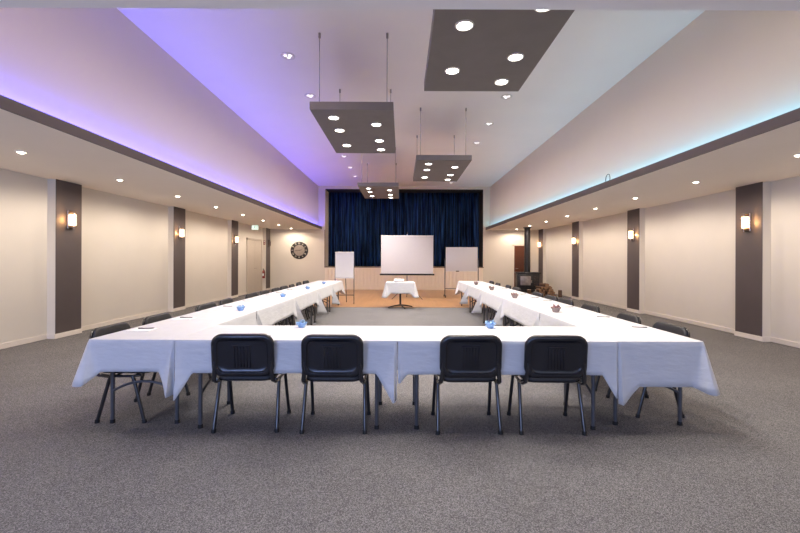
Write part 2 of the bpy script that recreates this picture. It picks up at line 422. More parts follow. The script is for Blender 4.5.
# ------------------------------------------------------------------ lamps
def spot(loc, power, c, ang=120, blend=.7, r=.02):
    l = bpy.data.lights.new('lamp_light', 'SPOT'); l.energy = power; l.color = c; l.spot_size = R(ang); l.spot_blend = blend; l.shadow_soft_size = r
    o = bpy.data.objects.new('lamp_light', l); col.objects.link(o); o.location = loc; return o
P_SOF, P_RAFT, P_CEIL = 60, 82, 60
WARM = (1, .85, .72); NEUT = (1, .93, .87)
def make_downlight():
    r = empty('soffit_downlight')
    b = MB(); b.lathe([(.042, -.001), (.046, -.009), (.056, -.008), (.062, -.003), (.063, .004), (.042, .004)], 28); b.build('trim_ring', M['white_trim'], r)
    b = MB(); b.lathe([(0, -.024), (.022, -.022), (.036, -.014), (.042, -.004), (.042, .003), (0, .003)], 28); b.build('lens', M['soffit_lens'], r)
    return r
proto = make_downlight(); first = True
for side, x in (('left', -4.9), ('right', 5.11)):
    for k in range(8):
        o = proto if first else copy_tree(proto); first = False
        y = 5.15+1.8*k; o.location = (x, y, SOF-.004)
        tag(o, 'round lit downlight in the low %s side ceiling, %s' % (side, near(k)), 'ceiling light', 'downlights in the low side ceilings')
        spot((x, y, SOF-.045), P_SOF, WARM, 174, .45)
    for k in (1, 2):   # assumed lamps carry the same row on above the camera, outside the frame
        spot((x, 5.15-1.8*k, SOF-.03), P_SOF, WARM, 174, .45)

def make_raft():
    r = empty('ceiling_raft')
    b = MB(); b.box((0, 0, 0), (1.205, 2.36, .115), .003, 1); b.build('panel', M['raft'], r, 0)
    for (x, y) in ((.29, .33), (.29, .92), (.29, 1.80), (.92, .63), (.92, 1.49), (.92, 2.08)):
        b = MB(); b.lathe([(.068, -.001), (.072, -.010), (.082, -.009), (.088, -.003), (.089, .003), (.068, .003)], 28); l = b.build('downlight', M['white_trim'], r, loc=(x, y, 0))
        b = MB(); b.lathe([(0, -.006), (.05, -.006), (.068, -.002), (.068, .002), (0, .002)], 28); b.build('lens', M['raft_lens'], l)
    for x in (.1, 1.105):
        for y in (.2, 2.16):
            b = MB(); b.cyl((x, y, .115), (x, y, CEIL-3.55), .006, seg=8); b.cyl((x, y, .115), (x, y, .15), .013); b.cyl((x, y, CEIL-3.55-.07), (x, y, CEIL-3.55), .018); b.build('hanging_wire', M['steel'], r)
    return r
proto = make_raft()
for k, (x, y, lab) in enumerate(((.28, 2.75, 'largest looking dark hanging lighting raft, cut by the top edge of the photo'), (-1.33, 5.75, 'dark hanging lighting raft left of centre, with its long wires in full view'),
                     (.31, 8.66, 'dark hanging lighting raft right of centre, second smallest looking of the four'), (-1.30, 11.8, 'small looking dark hanging lighting raft farthest back, over the projection screen'))):
    o = proto if k == 0 else copy_tree(proto)
    o.location = (x, y, 3.55); tag(o, lab, 'ceiling light', 'hanging lighting rafts')
    for (a, c) in ((.29, .33), (.29, .92), (.29, 1.80), (.92, .63), (.92, 1.49), (.92, 2.08)):
        spot((x+a, y+c, 3.55-.03), P_RAFT, NEUT, 118, .5)

def make_ceiling_lamp():
    r = empty('ceiling_downlight')
    b = MB(); b.lathe([(0, -.004), (.085, -.004), (.095, -.012), (.115, -.010), (.12, 0), (0, .002)], 32); b.build('trim_plate', M['white_trim'], r)
    for k in range(3):
        b = MB(); a = R(90+120*k); c = (.045*math.cos(a), .045*math.sin(a), -.008)
        b.lathe([(0, -.012), (.022, -.010), (.028, -.003), (0, 0)], 16, Matrix.Translation((c[0], c[1], 0))); b.build('bulb', M['ceil_lens'], r)
    return r
proto = make_ceiling_lamp(); first = True
LROW = [6.62, 8.23, 13.05, 14.65, 16.2, 17.8]; RROW = [8.24, 9.88, 11.5, 17.5]
for side, x, row in (('left', -1.89, LROW), ('right', 2.15, RROW)):
    for k, y in enumerate(row):
        o = proto if first else copy_tree(proto); first = False
        o.location = (x, y, CEIL)
        tag(o, 'small triple-bulb downlight in the high ceiling, %s row, %s' % (side, near(k).replace('camera', 'camera in view')), 'ceiling light', 'downlights in the high ceiling')
for x in (-1.89, 2.15):
    for k in range(10):  # some of these spots are added for assumed lamps out of view
        spot((x, 3.4+1.6*k, CEIL-.03), P_CEIL, (1, .80, .60), 168, 1)

# LED coves on the ledges
def area(loc, rot, sx, sy, power, c):  # also makes the added daylight lights at the assumed windows
    l = bpy.data.lights.new('cove_light', 'AREA'); l.shape = 'RECTANGLE'; l.size = sx; l.size_y = sy; l.energy = power; l.color = c
    o = bpy.data.objects.new('cove_light', l); col.objects.link(o); o.location = loc; o.rotation_euler = rot; return o
LEN = YB-YN-.3; YM = (YB+YN)/2
area((-3.76, YM, SOF+.06), Euler((0, R(180-16), 0)), .04, LEN, 122, (.075, .075, 1))
area((3.965, YM, SOF+.06), Euler((0, R(180+16), 0)), .04, LEN, 32, (.08, .62, .95))
# added bluish area lights, assumed daylight from unseen windows behind the camera
for i, (x0, x1) in enumerate(WX):
    area(((x0+x1)/2, YR-.02, 1.55), Euler((R(90), 0, 0)), x1-x0-.1, 1.4, (185, 60, 20)[i], (.36, .50, 1) if i < 2 else (.75, .8, 1))
bpy.context.view_layer.update()

# wall sconces
def make_sconce(lit):
    r = empty('wall_sconce')      # +x points into the hall
    b = MB(); b.box((0, -.06, -.17), (.014, .06, .17), .004); b.build('back_plate', M['bronze'], r)
    b = MB(); b.rings([[(.03+dx, yy, z) for (dx, yy) in [(0, -.046)] + [(.085*math.cos(R(a)), .046*math.sin(R(a))) for a in range(-90, 91, 15)] + [(0, .046)]] for z in (-.10, .10)]); b.build('shade', M['sconce_glass'] if lit else M['sconce_dark'], r, 30)
    for sg in (-1, 1):
        b = MB(); b.cyl((.026, sg*.064, -.16), (.026, sg*.064, .16), .008); b.build('rod', M['chrome'] if lit else M['bronze'], r)
    for k in range(5):
        z = -.09+.045*k; b = MB()
        b.tube([(.026, -.062, z)] + [(.03+.092*math.cos(R(a)), .053*math.sin(R(a)), z) for a in range(-80, 81, 16)] + [(.026, .062, z)], .0055, 6); b.build('band', M['chrome'] if lit else M['bronze'], r)
    b = MB(); b.box((.01, -.05, -.15), (.09, .05, -.135), .003); b.build('lower_cap', M['bronze'], r)
    b = MB(); b.box((.01, -.05, .135), (.09, .05, .15), .003); b.build('upper_cap', M['bronze'], r)
    return r
ps = make_sconce(True); pu = make_sconce(False); first = True
for side, face, sg in (('left', XL+.012, 0), ('right', XR-.012, PI)):
    for k, (a, c) in enumerate(PIL):
        dark = side == 'left' and k == 3
        o = pu if dark else (ps if first else copy_tree(ps))
        if not dark: first = False
        o.location = (face, (a+c)/2, 2.09); o.rotation_euler = (0, 0, sg)
        lab = 'unlit brown wall lamp on the last dark pilaster of the left wall, beside the door' if dark else 'glowing wall lamp on the dark pilaster of the %s wall, %s' % (side, near(k))
        if not dark:
            l = bpy.data.lights.new('lamp_light', 'POINT'); l.energy = 30; l.color = (1, .50, .16); l.shadow_soft_size = .008
            lo = bpy.data.objects.new('lamp_light', l); col.objects.link(lo); lo.location = (face + math.cos(sg)*.023, (a+c)/2, 2.09)
        tag(o, lab, 'wall lamp', 'wall lamps on the pilasters')

# ------------------------------------------------------------------ chairs
def pad(w, h, rings_, bow, tilt, zc, yc, rc=.085, rakez=0.0):
    """rings_: (scale or inset, y) list from the back outline to the front; bends and leans the result"""
    m = MB(); loops = []
    for (ins, y, sc) in rings_:
        o = rrect(w-2*ins, h-2*ins, max(.01, rc-ins), 7)
        loops.append([(p[0]*sc, y, p[1]*sc) for p in o])
    m.rings(loops)
    for v in m.bm.verts:
        v.co.y += bow*(v.co.x/(w/2))**2
    T = Matrix.Translation((0, yc, zc)) @ Matrix.Rotation(tilt, 4, 'X')
    bmesh.ops.transform(m.bm, matrix=T, verts=m.bm.verts)
    return m, T
def make_chair():
    r = empty('stacking_chair')
    tilt = R(5.5)
    # backrest: rear shell with a raised rim and front pad
    m, T = pad(.49, .347, [(.01, 0, 1e-3), (.01, 0, .35), (.01, 0, .62), (.01, 0, .80), (.011, -.004, .83), (.012, -.014, .86), (.012, -.017, .93), (.008, -.015, .97), (.002, -.009, 1), (0, 0, 1), (0, .010, 1), (.004, .012, 1)], .02, tilt, .651, -.278)
    m.build('back_shell', M['black'], r, 50)
    m, T2 = pad(.475, .345, [(.004, .012, 1), (0, .014, 1), (.0, .024, 1), (.008, .032, 1), (.02, .035, 1), (.02, .036, .6), (.02, .036, .3), (.02, .036, 1e-3)], .02, tilt, .651, -.278)
    m.build('backrest', M['vinyl'], r, 50)
    b = MB()
    for x in (-.06, -.036, -.012, .012, .036, .06): b.box((x-.004, -.006, -.10), (x+.004, .002, .07), .002, 1, T)
    b.box((-.075, -.008, .075), (.075, .002, .087), .003, 1, T); b.box((-.17, -.007, .115), (.17, .002, .122), .002, 1, T)
    b.build('moulded_ribs', M['black'], r)
    # seat
    b = MB(); o = lambda s, z: [(p[0]*s, .005+p[1]*s, z + .010*abs(p[0]/.22)**3) for p in rrect(.46, .42, .07, 6)]
    b.rings([o(1e-3, .418), o(.95, .418), o(1, .424), o(1, .432)]); b.build('seat_shell', M['black'], r, 50)
    b = MB(); b.rings([o(.985, .432), o(1, .44), o(.985, .455), o(.93, .463), o(.5, .460), o(1e-3, .459)]); b.build('seat', M['vinyl'], r, 50)
    # frame
    for sx in (-1, 1):
        b = MB(); b.tube([(sx*.242, -.17, .425), (sx*.242, -.10, .412), (sx*.242, .10, .412), (sx*.242, .17, .422)], .0115, 10, .8); b.build('side_rail', M['blackmetal'], r)
        b = MB(); b.tube([(sx*.238, -.10, .405), (sx*.238, -.19, .415), (sx*.232, -.24, .44), (sx*.222, -.256, .52), (sx*.215, -.262, .60)], .0125, 10, 1.4); b.build('back_support', M['blackmetal'], r)
        for sy, yt in ((-1, -.10), (1, .10)):
            b = MB(); b.tube([(sx*.242, yt*.9, .418), (sx*.243, yt*1.05, .38), (sx*.252, sy*.2, .012)], .0155, 10, .95); leg = b.build('leg', M['blackmetal'], r)
            b = MB(); b.cyl((sx*.2523, sy*.2015, 0), (sx*.252, sy*.198, .03), .019, .018, 10); b.build('foot_cap', M['rubber'], leg)
    for y in (-.08, .08):
        b = MB(); b.tube([(-.24, y, .405), (.24, y, .405)], .009, 8); b.build('cross_rail', M['blackmetal'], r)
    return r
chair0 = make_chair(); first = True
def chair(x, y, rz, label, group):
    global first
    o = chair0 if first else copy_tree(chair0); first = False
    o.location = (x, y, 0); o.rotation_euler = (0, 0, rz)
    if 'row' in group: o.scale = (1, 1, .957)
    return tag(o, label, 'chair', group)
FC = ['black chair with its back to the camera, leftmost of the front four', 'black chair with its back to the camera, second from left of the front four',
      'black chair with its back to the camera, third from left of the front four', 'black chair with its back to the camera, rightmost of the front four']
for k, (x, y, a) in enumerate(((-1.262, 3.425, 2), (-.542, 3.41, 0), (.545, 3.41, 1), (1.222, 3.405, -1))):
    o = chair(x, y, R(a), FC[k], 'chairs along the front of the table square')
    if k == 0: o.scale = (1, 1, .98)
LZ = [3.66, 4.35, 5.4, 6.08, 7.08, 7.66, 8.4, 9.0, 9.65, 10.55, 11.3]
RZ = [3.82, 4.52, 5.45, 6.25, 6.85, 7.5, 8.9, 9.65, 10.6, 11.45]
rnd = random.Random(3)
for k, y in enumerate(LZ):
    chair(-2.375 + rnd.uniform(-.02, .01) - (.06 if k >= 9 else 0), y, R(-90+rnd.uniform(-4, 4)), 'black stacking chair tucked under the left row of tables, %s' % near(k), 'chairs along the left row of tables')
for k, y in enumerate(RZ):
    chair(2.295 + rnd.uniform(-.01, .02), y, R(90+rnd.uniform(-4, 4)), 'black stacking chair tucked under the right row of tables, %s' % near(k), 'chairs along the right row of tables')

# ------------------------------------------------------------------ folding tables
TL, TW, TZ = 1.80, .70, .74
def make_table():
    r = empty('folding_table')          # long side along local x
    b = MB(); b.box((-TL/2+.006, -TW/2+.006, .708), (TL/2-.006, TW/2-.006, TZ), .006); b.build('tabletop', M['tabletop'], r)
    b = MB()
    for y in (-.27, .27): b.box((-.72, y-.012, .675), (.72, y+.012, .708))
    b.build('under_rail', M['greymetal'], r)
    for sx in (-1, 1):
        x = sx*(TL/2-.17)
        for sy in (-1, 1):
            y = sy*(TW/2-.075)
            b = MB(); b.cyl((x, y, .02), (x, y, .69), .0165, seg=12); leg = b.build('leg', M['greymetal'], r)
            b = MB(); b.cyl((x, y, 0), (x, y, .03), .021, .019, 12); b.build('foot_cap', M['rubber'], leg)
        b = MB(); b.tube([(x, -.275+.55*t, .27+.085*4*t*(1-t)) for t in [i/14 for i in range(15)]], .011, 8); b.build('arched_brace', M['greymetal'], r)
        b = MB(); b.cyl((x, -.275, .685), (x, .275, .685), .014, seg=10); b.build('top_bar', M['greymetal'], r)
    return r

def cloth_mesh(L, W, z, falls, tails, seed=0, off=.008, nu=30):
    """falls: four functions of distance along side (front -y, right +x, back +y, left -x, each run counter-clockwise).
    tails: four (drop, width, flare, mode) for the corners at the START of each side; mode 'both', 'before', 'after' or None"""
    rnd = random.Random(seed)
    hx, hy = L/2+off, W/2+off
    sides = [((-hx, -hy), (hx, -hy), (0, -1)), ((hx, -hy), (hx, hy), (1, 0)), ((hx, hy), (-hx, hy), (0, 1)), ((-hx, hy), (-hx, -hy), (-1, 0))]
    samples = []        # (x, y, nx, ny, drop, [(dist, width, flare)])
    rc = .02
    for k, (p, q, nrm) in enumerate(sides):
        ln = math.dist(p, q); dx, dy = (q[0]-p[0])/ln, (q[1]-p[1])/ln
        t0 = tails[k]; t1 = tails[(k+1) % 4]
        nn = max(24, int(ln*nu))
        ss = sorted(set([i/nn*ln for i in range(nn+1)] + [j*.012 for j in range(16)] + [ln-j*.012 for j in range(16)]))
        ss = [s for s in ss if rc <= s <= ln-rc]
        for s in ss:
            D = falls[k](s); bumps = []
            if t0 and t0[3] in ('both', 'after'):
                D = max(D, D + (t0[0]-D)*min(1, max(0, 1-s/t0[1])*1.25)); bumps.append((s, t0[1], t0[2]))
            if t1 and t1[3] in ('both', 'before'):
                D = max(D, D + (t1[0]-D)*min(1, max(0, 1-(ln-s)/t1[1])*1.25)); bumps.append((ln-s, t1[1], t1[2]))
            samples.append((p[0]+dx*s, p[1]+dy*s, nrm[0], nrm[1], D, bumps, k, s))
        # rounded corner between this side and the next
        n2 = sides[(k+1) % 4][2]; cx, cy = q[0]-rc*(nrm[0]+n2[0]), q[1]-rc*(nrm[1]+n2[1])
        both = t1 and t1[3] == 'both'
        for j in range(1, 6):
            a = R(90*j/6); nx, ny = nrm[0]*math.cos(a)+n2[0]*math.sin(a), nrm[1]*math.cos(a)+n2[1]*math.sin(a)
            if both: D, bumps = t1[0], [(0, t1[1], t1[2])]
            else:
                Da = falls[k](ln); Db = falls[(k+1) % 4](0)
                if t1 and t1[3] == 'before': Da = t1[0]
                if t1 and t1[3] == 'after': Db = t1[0]
                u = j/6; D = Da*(1-u)+Db*u
                if t1: D = Da if (t1[3] == 'before' and u < .5) else (Db if (t1[3] == 'after' and u > .5) else min(Da, Db))
                bumps = []
            samples.append((cx+nx*rc, cy+ny*rc, nx, ny, D, bumps, k, -1))
    b = bmesh.new(); T = [0, .03, .08, .16, .26, .38, .5, .62, .74, .86, 1.0]
    n = len(samples); rows = []
    ph = [rnd.uniform(0, 6) for _ in range(8)]
    for t in T:
        row = []
        for (x, y, nx, ny, D, bumps, k, s) in samples:
            o = .004*min(1, t/.05)
            if D > .05:
                sag = 0 if s < 0 else (math.sin(s*9+ph[k])+.6*math.sin(s*21+ph[k+4]))
                o += .004*t*sag + .006*t
                o += sum(fl*t*math.exp(-(d/(w*(.10+.45*t)))**2) for (d, w, fl) in bumps)
            row.append(b.verts.new((x+nx*o, y+ny*o, z-.001-D*t - (.002 if t > 0 else 0))))
        rows.append(row)
    inner = [b.verts.new((x*(1-.004/hx)-nx*.004, y*(1-.004/hy)-ny*.004, z)) for (x, y, nx, ny, *_r) in samples]
    allr = [inner] + rows
    for a, c in zip(allr, allr[1:]):
        for i in range(n): b.faces.new((a[i], a[(i+1) % n], c[(i+1) % n], c[i]))
    b.faces.new(inner[::-1])
    m = MB(); m.bm.free(); m.bm = b
    return m
def cloth(loc, rz, L, W, z, falls, tails, label, group, seed):
    o = cloth_mesh(L, W, z, falls, tails, seed).build('tablecloth', M['linen'], smooth=50)
    o.location = loc; o.rotation_euler = (0, 0, rz)
    sd = o.modifiers.new('thickness', 'SOLIDIFY'); sd.thickness = .002; sd.offset = 1
    return tag(o, label, 'tablecloth', group)

table0 = make_table(); tf = True
def table(x, y, rz, label, group):
    global tf
    o = table0 if tf else copy_tree(table0); tf = False
    o.location = (x, y, 0); o.rotation_euler = (0, 0, rz); return tag(o, label, 'table', group)
Y0, YI = 3.236, 3.936
no = lambda s: .004
c = lambda v: (lambda s: v)
OFFS = -.002          # cloths meet at joints
# front row (long side along x)
table(-.93, 3.586, 0, 'grey-legged folding table under the left half of the front white cloths', 'folding tables in a square')
table(.86, 3.586, 0, 'grey-legged folding table under the right half of the front white cloths', 'folding tables in a square')
def slot(a, cc, v): return lambda s: (.004 if a < s < cc else v)
cloth((-.93, 3.586, 0), 0, 1.782, .70, TZ+.003, [c(.26), no, c(.26), no], [(.47, .15, .05, 'after'), (.48, .17, .06, 'before'), (.44, .14, .05, 'after'), None],
      'white cloth over the front table behind the two left chairs', 'white tablecloths', 1)
cloth((.86, 3.586, 0), 0, 1.762, .70, TZ+.003, [c(.265), no, c(.26), no], [(.34, .08, .03, 'after'), (.45, .13, .03, 'before'), None, (.40, .12, .04, 'before')],
      'white cloth over the front table behind the two right chairs', 'white tablecloths', 2)
# columns: long side along world y; local x -> world +y (rz=90): local -y side -> world +x ; local +y -> world -x
XLc, XRc = -2.18, 2.10
for side, xc in (('left', XLc), ('right', XRc)):
    for k in range(5):
        yc = Y0 + .9 + 1.806*k
        table(xc, yc, R(90), 'grey-legged folding table in the %s row, %s' % (side, near(k)), 'folding tables in a square')
        inner_first = k == 0
        # local side order: front(-y)=world +x, right(+x)=world +y (far end), back(+y)=world -x, left(-x)=world -y (near end)
        v = .27
        fin = (lambda s: (.004 if s < .76 else min(.27, .004+(s-.76)*6))) if inner_first else c(v)
        fin_b = (lambda s: (.004 if s > 1.824-.76 else min(.27, .004+(1.824-.76-s)*6))) if inner_first else c(v)
        end = .255 if side == 'left' else .36
        near = c(end) if k == 0 else no
        far = c(.27) if k == 4 else no
        # corners: index 0 = start of +x side = near/+x ; 1 = far/+x ; 2 = far/-x ; 3 = near/-x
        tl = [None]*4
        if side == 'left':
            falls = [fin, far, c(v), near]
            tl[0] = (.44, .12, .08, 'before') if k == 0 else (.52, .20, .22, 'after')
            tl[1] = (.42, .14, .10, 'both') if k == 4 else (.36, .12, .05, 'before')
            tl[2] = (.42, .14, .10, 'both') if k == 4 else (.34, .12, .03, 'before')
            tl[3] = (.35, .11, .10, 'both') if k == 0 else (.34, .12, .03, 'after')
        else:
            falls = [c(v), far, fin_b, near]
            tl[3] = (.50, .17, .04, 'after') if k == 0 else (.36, .12, .05, 'after')
            tl[2] = (.42, .14, .10, 'both') if k == 4 else (.50, .17, .07, 'before')
            if k > 0: tl[3] = (.40, .14, .06, 'before'); tl[3] = (.50, .17, .07, 'before')
            tl[1] = (.42, .14, .10, 'both') if k == 4 else (.34, .12, .03, 'before')
            tl[0] = (.40, .10, .10, 'both') if k == 0 else (.34, .12, .03, 'after')
            if k == 0: tl[3] = (.50, .17, .04, 'after')
            if k > 0: tl[3] = (.50, .20, .22, 'before')
            if k < 4: tl[2] = (.36, .12, .05, 'after')
        cloth((xc, yc, 0), R(90), 1.788, .70 if k else .684, TZ+.003, falls, tl, 'white cloth over the table of the %s row %s' % (side, near(k)), 'white tablecloths', 10+k+(20 if side == 'right' else 0))

# projector table
t = tag(empty('pedestal_table', (-.03, 11.62, 0)), 'small black pedestal table under the white cloth in front of the projection screen', 'table')
b = MB(); b.box((-.40, -.30, .71), (.40, .30, .74), .005); b.build('tabletop', M['tabletop'], t)
b = MB(); b.cyl((0, 0, .06), (0, 0, .71), .028, seg=16); b.cyl((0, 0, .68), (0, 0, .71), .10, seg=16); b.build('pedestal', M['blackmetal'], t)
for k in range(4):
    a = R(20+90*k); b = MB(); b.tube([(0, 0, .075), (.18*math.cos(a), .18*math.sin(a), .06), (.36*math.cos(a), .36*math.sin(a), .02)], [.024, .02, .016], 8); lg = b.build('leg', M['blackmetal'], t)
    b = MB(); b.cyl((.36*math.cos(a), .36*math.sin(a), 0), (.36*math.cos(a), .36*math.sin(a), .025), .022, seg=10); b.build('foot_cap', M['rubber'], lg)
cloth((-.03, 11.62, 0), 0, .80, .60, .743, [c(.31), c(.28), c(.31), c(.28)], [(.42, .13, .12, 'both')]*4, 'short white cloth on the small table standing alone in the middle', 'white tablecloths', 77)
pj = tag(empty('projector', (-.07, 11.60, .748)), 'white projector on the small cloth-covered table in the middle', 'projector')
b = MB(); b.box((-.15, -.11, .008), (.15, .11, .085), .018, 3); b.build('case', M['projector'], pj)
b = MB(); b.cyl((.07, .11, .048), (.07, .13, .048), .032, seg=20); b.build('lens', M['lens'], pj)
b = MB()
for (x, y) in ((-.12, -.08), (.12, -.08), (-.12, .08), (.12, .08)): b.cyl((x, y, 0), (x, y, .012), .012, seg=10)
b.build('foot', M['rubber'], pj)

# ------------------------------------------------------------------ things on the tables
def make_bowl(matg):
    r = empty('sweet_bowl')
    b = MB(); b.lathe([(0, 0), (.028, 0), (.032, .005), (.042, .028), (.058, .050), (.054, .050), (.038, .029), (.028, .010), (0, .009)], 24); 
    o = b.build('bowl', matg, r); return r
def sweets(mat, seed):
    rnd = random.Random(seed); b = MB()
    for i in range(16):
        a = rnd.uniform(0, 2*PI); rr = .038*math.sqrt(rnd.random()); z = .032+rnd.random()*.026
        T = Matrix.Translation((rr*math.cos(a), rr*math.sin(a), z)) @ Euler((rnd.uniform(0, 3), rnd.uniform(0, 3), rnd.uniform(0, 3))).to_matrix().to_4x4()
        b.ball((0, 0, 0), .008, (1.5, 1, .8), 8, T)
        for s in (-1, 1): b.cyl((s*.010, 0, 0), (s*.022, 0, 0), .002, .009, 6, T)
    return b
bg = make_bowl(M['navy_glass']); sg0 = sweets(M['sweet_blue'], 1).build('wrapped_sweets', M['sweet_blue'])
br = make_bowl(M['clear_glass']); sr0 = sweets(M['sweet_red'], 5).build('wrapped_sweets', M['sweet_red'])
BL = []
for k, y in enumerate((5.06, 6.86, 8.66, 10.46)):
    BL.append((-2.03, y, 'b', 'the left row of tables, %s' % near(k)))
BL.append((-.955, 3.84, 'b', 'the front table behind the second chair from the left'))
BL.append((.855, 3.84, 'b', 'the front table between the two right chairs'))
for k, y in enumerate((5.02, 6.84, 8.6, 10.4)):
    BL.append((1.94, y, 'r', 'the right row of tables, %s' % near(k)))
used = set()
for i, (x, y, kk, where) in enumerate(BL):
    src, ssrc = (bg, sg0) if kk == 'b' else (br, sr0)
    if kk in used: o, s = copy_tree(src), copy_tree(ssrc)
    else: o, s = src, ssrc
    used.add(kk)
    o.location = (x, y, TZ+.0035); s.location = (x, y, TZ+.0035); o.scale = s.scale = (.96, .96, 1) if kk == 'b' else (1.15, 1.15, 1.3); s.rotation_euler = (0, 0, i*1.1)
    cn = 'blue' if kk == 'b' else 'red and cream'
    tag(o, ('small blue glass bowl' if kk == 'b' else 'small smoky glass bowl') + ' on ' + where, 'bowl', 'sweet bowls on the tables')
    tag(s, '%s wrapped sweets in the bowl on %s' % (cn, where), 'sweets', 'wrapped sweets on the tables', 'stuff')

def make_pad():
    b = MB(); b.box((-.075, -.105, 0), (.075, .105, .007), .0008, 1); p = b.build('notepad', M['paper'], smooth=0)
    return p
def make_pen():
    b = MB(); b.cyl((0, -.065, .004), (0, .06, .004), .004, seg=10); b.cyl((0, .06, .005), (0, .073, .005), .0045, .001, 10); b.box((-.0015, -.062, .009), (.0015, -.025, .0115)); return b.build('pen', M['pen'])
pd0, pn0 = make_pad(), make_pen(); pf = True
rnd = random.Random(11)
for side, zs, x in (('left', LZ, -2.37), ('right', RZ, 2.29)):
    for k, y in enumerate(zs[:7]):
        p, q = (pd0, pn0) if pf else (copy_tree(pd0), copy_tree(pn0)); pf = False
        a = R((-90 if side == 'left' else 90) + rnd.uniform(-6, 6)); yy = y+rnd.uniform(-.02, .02)
        p.location = (x, yy, TZ+.0035); p.rotation_euler = (0, 0, a)
        q.location = (x+.01, yy+.035, TZ+.0108); q.rotation_euler = (0, 0, a+R(rnd.uniform(-15, 15)))
        tag(p, 'white notepad on the %s row of tables at the chair %s' % (side, near(k)), 'notepad', 'notepads at the seats')
        tag(q, 'dark pen on the notepad of the %s row at the chair %s' % (side, near(k)), 'pen', 'pens at the seats')
q = copy_tree(pn0); q.location = (-1.17, 3.36, TZ+.0035); q.rotation_euler = (0, 0, R(-62)); tag(q, 'dark pen lying on the front white cloth behind the leftmost front chair', 'pen', 'pens at the seats')

# ------------------------------------------------------------------ screen, flip chart and whiteboard
s = tag(empty('projection_screen', (.20, 14.2, 0)), 'pale projection screen on a tripod stand in front of the stage curtain', 'projection screen')
b = MB(); b.box((-.925, -.004, .885), (.925, .0, 2.235)); b.build('screen_sheet', M['screen'], s, 0)
b = MB(); b.box((-.93, -.010, 2.225), (.93, .012, 2.25), .004); b.build('top_rail', M['white_trim'], s)
b = MB()
b.box((-.97, -.035, .835), (.97, .04, .895), .012); b.build('case', M['rubber'], s)
b = MB(); b.cyl((0, .035, .12), (0, .035, 2.38), .014, seg=12); b.build('pole', M['greymetal'], s)
b = MB(); b.box((-.02, .01, 2.24), (.02, .05, 2.30), .004); b.build('hook', M['chrome'], s)
for a in (-25, 205, 90):
    d = Vector((math.cos(R(a)), math.sin(R(a)), 0)); b = MB()
    b.tube([Vector((0, .035, .5))+d*.02, Vector((0, .035, .012))+d*.58], .011, 8); lg = b.build('leg', M['blackmetal'], s)
    e = Vector((0, .035, .013))+d*.58; b = MB(); b.ball(e, .016); b.build('foot_cap', M['rubber'], lg)

f = tag(empty('flip_chart', (-1.78, 12.5, 0)), 'flip chart easel with a white paper pad in front of the left stage curtain', 'flip chart')
b = MB(); b.box((-.29, .0, .80), (.29, .02, 1.63), .006); b.build('board', M['whiteboard'], f)
b = MB(); b.box((-.28, -.014, .845), (.28, -.001, 1.60), .002, 1); b.build('paper_pad', M['paper'], f)
b = MB(); b.box((-.29, -.022, 1.585), (.29, -.001, 1.625), .004); b.build('clamp_bar', M['white_trim'], f)
b = MB(); b.box((-.29, -.06, .80), (.29, .005, .815), .003); b.build('pen_tray', M['white_trim'], f)
for sx in (-1, 1):
    b = MB(); b.tube([(sx*.285, .03, 1.58), (sx*.295, .03, .8), (sx*.30, -.02, .01)], .012, 8); lg = b.build('leg', M['greymetal'], f)
    b = MB(); b.cyl((sx*.30, -.02, 0), (sx*.30, -.02, .03), .016, seg=10); b.build('foot_cap', M['rubber'], lg)
b = MB(); b.tube([(0, .035, 1.5), (0, .5, .01)], .012, 8); lg = b.build('leg', M['greymetal'], f)
b = MB(); b.cyl((0, .5, 0), (0, .5, .03), .016, seg=10); b.build('foot_cap', M['rubber'], lg)
b = MB(); b.tube([(-.295, -.004, .28), (.295, -.004, .28)], .013, 8); b.build('cross_bar', M['greymetal'], f)

w = tag(empty('whiteboard', (2.24, 14.9, 0)), 'mobile whiteboard on a grey frame in front of the right stage curtain', 'whiteboard')
b = MB(); b.box((-.575, -.010, .975), (.575, .010, 1.845), .003); b.build('board', M['whiteboard'], w)
b = MB()
for (x0, x1, z0, z1) in ((-.59, .59, .96, .98), (-.59, .59, 1.84, 1.86), (-.59, -.572, .96, 1.86), (.572, .59, .96, 1.86)): b.box((x0, -.014, z0), (x1, .014, z1), .004, 1)
b.build('frame', M['white_trim'], w)
b = MB(); b.box((-.22, -.07, .955), (-.10, -.02, .985), .006); b.build('pen_tray', M['rubber'], w)
for sx in (-1, 1):
    x = sx*.62
    b = MB(); b.box((x-.015, -.018, .07), (x+.015, .018, 1.45), .004); b.build('upright', M['greymetal'], w)
    b = MB(); b.cyl((x-sx*.03, 0, 1.42), (x+sx*.03, 0, 1.42), .028, seg=14); b.build('pivot_knob', M['rubber'], w)
    b = MB(); b.box((x-.018, -.27, .065), (x+.018, .27, .095), .006); ft = b.build('foot_bar', M['greymetal'], w)
    for y in (-.25, .25):
        b = MB(); b.cyl((x-.014, y, .035), (x+.014, y, .035), .035, seg=16); b.box((x-.012, y-.012, .03), (x+.012, y+.012, .07)); b.build('castor', M['rubber'], ft)
b = MB(); b.box((-.62, -.012, .30), (.62, .012, .33), .004); b.build('cross_bar', M['greymetal'], w)

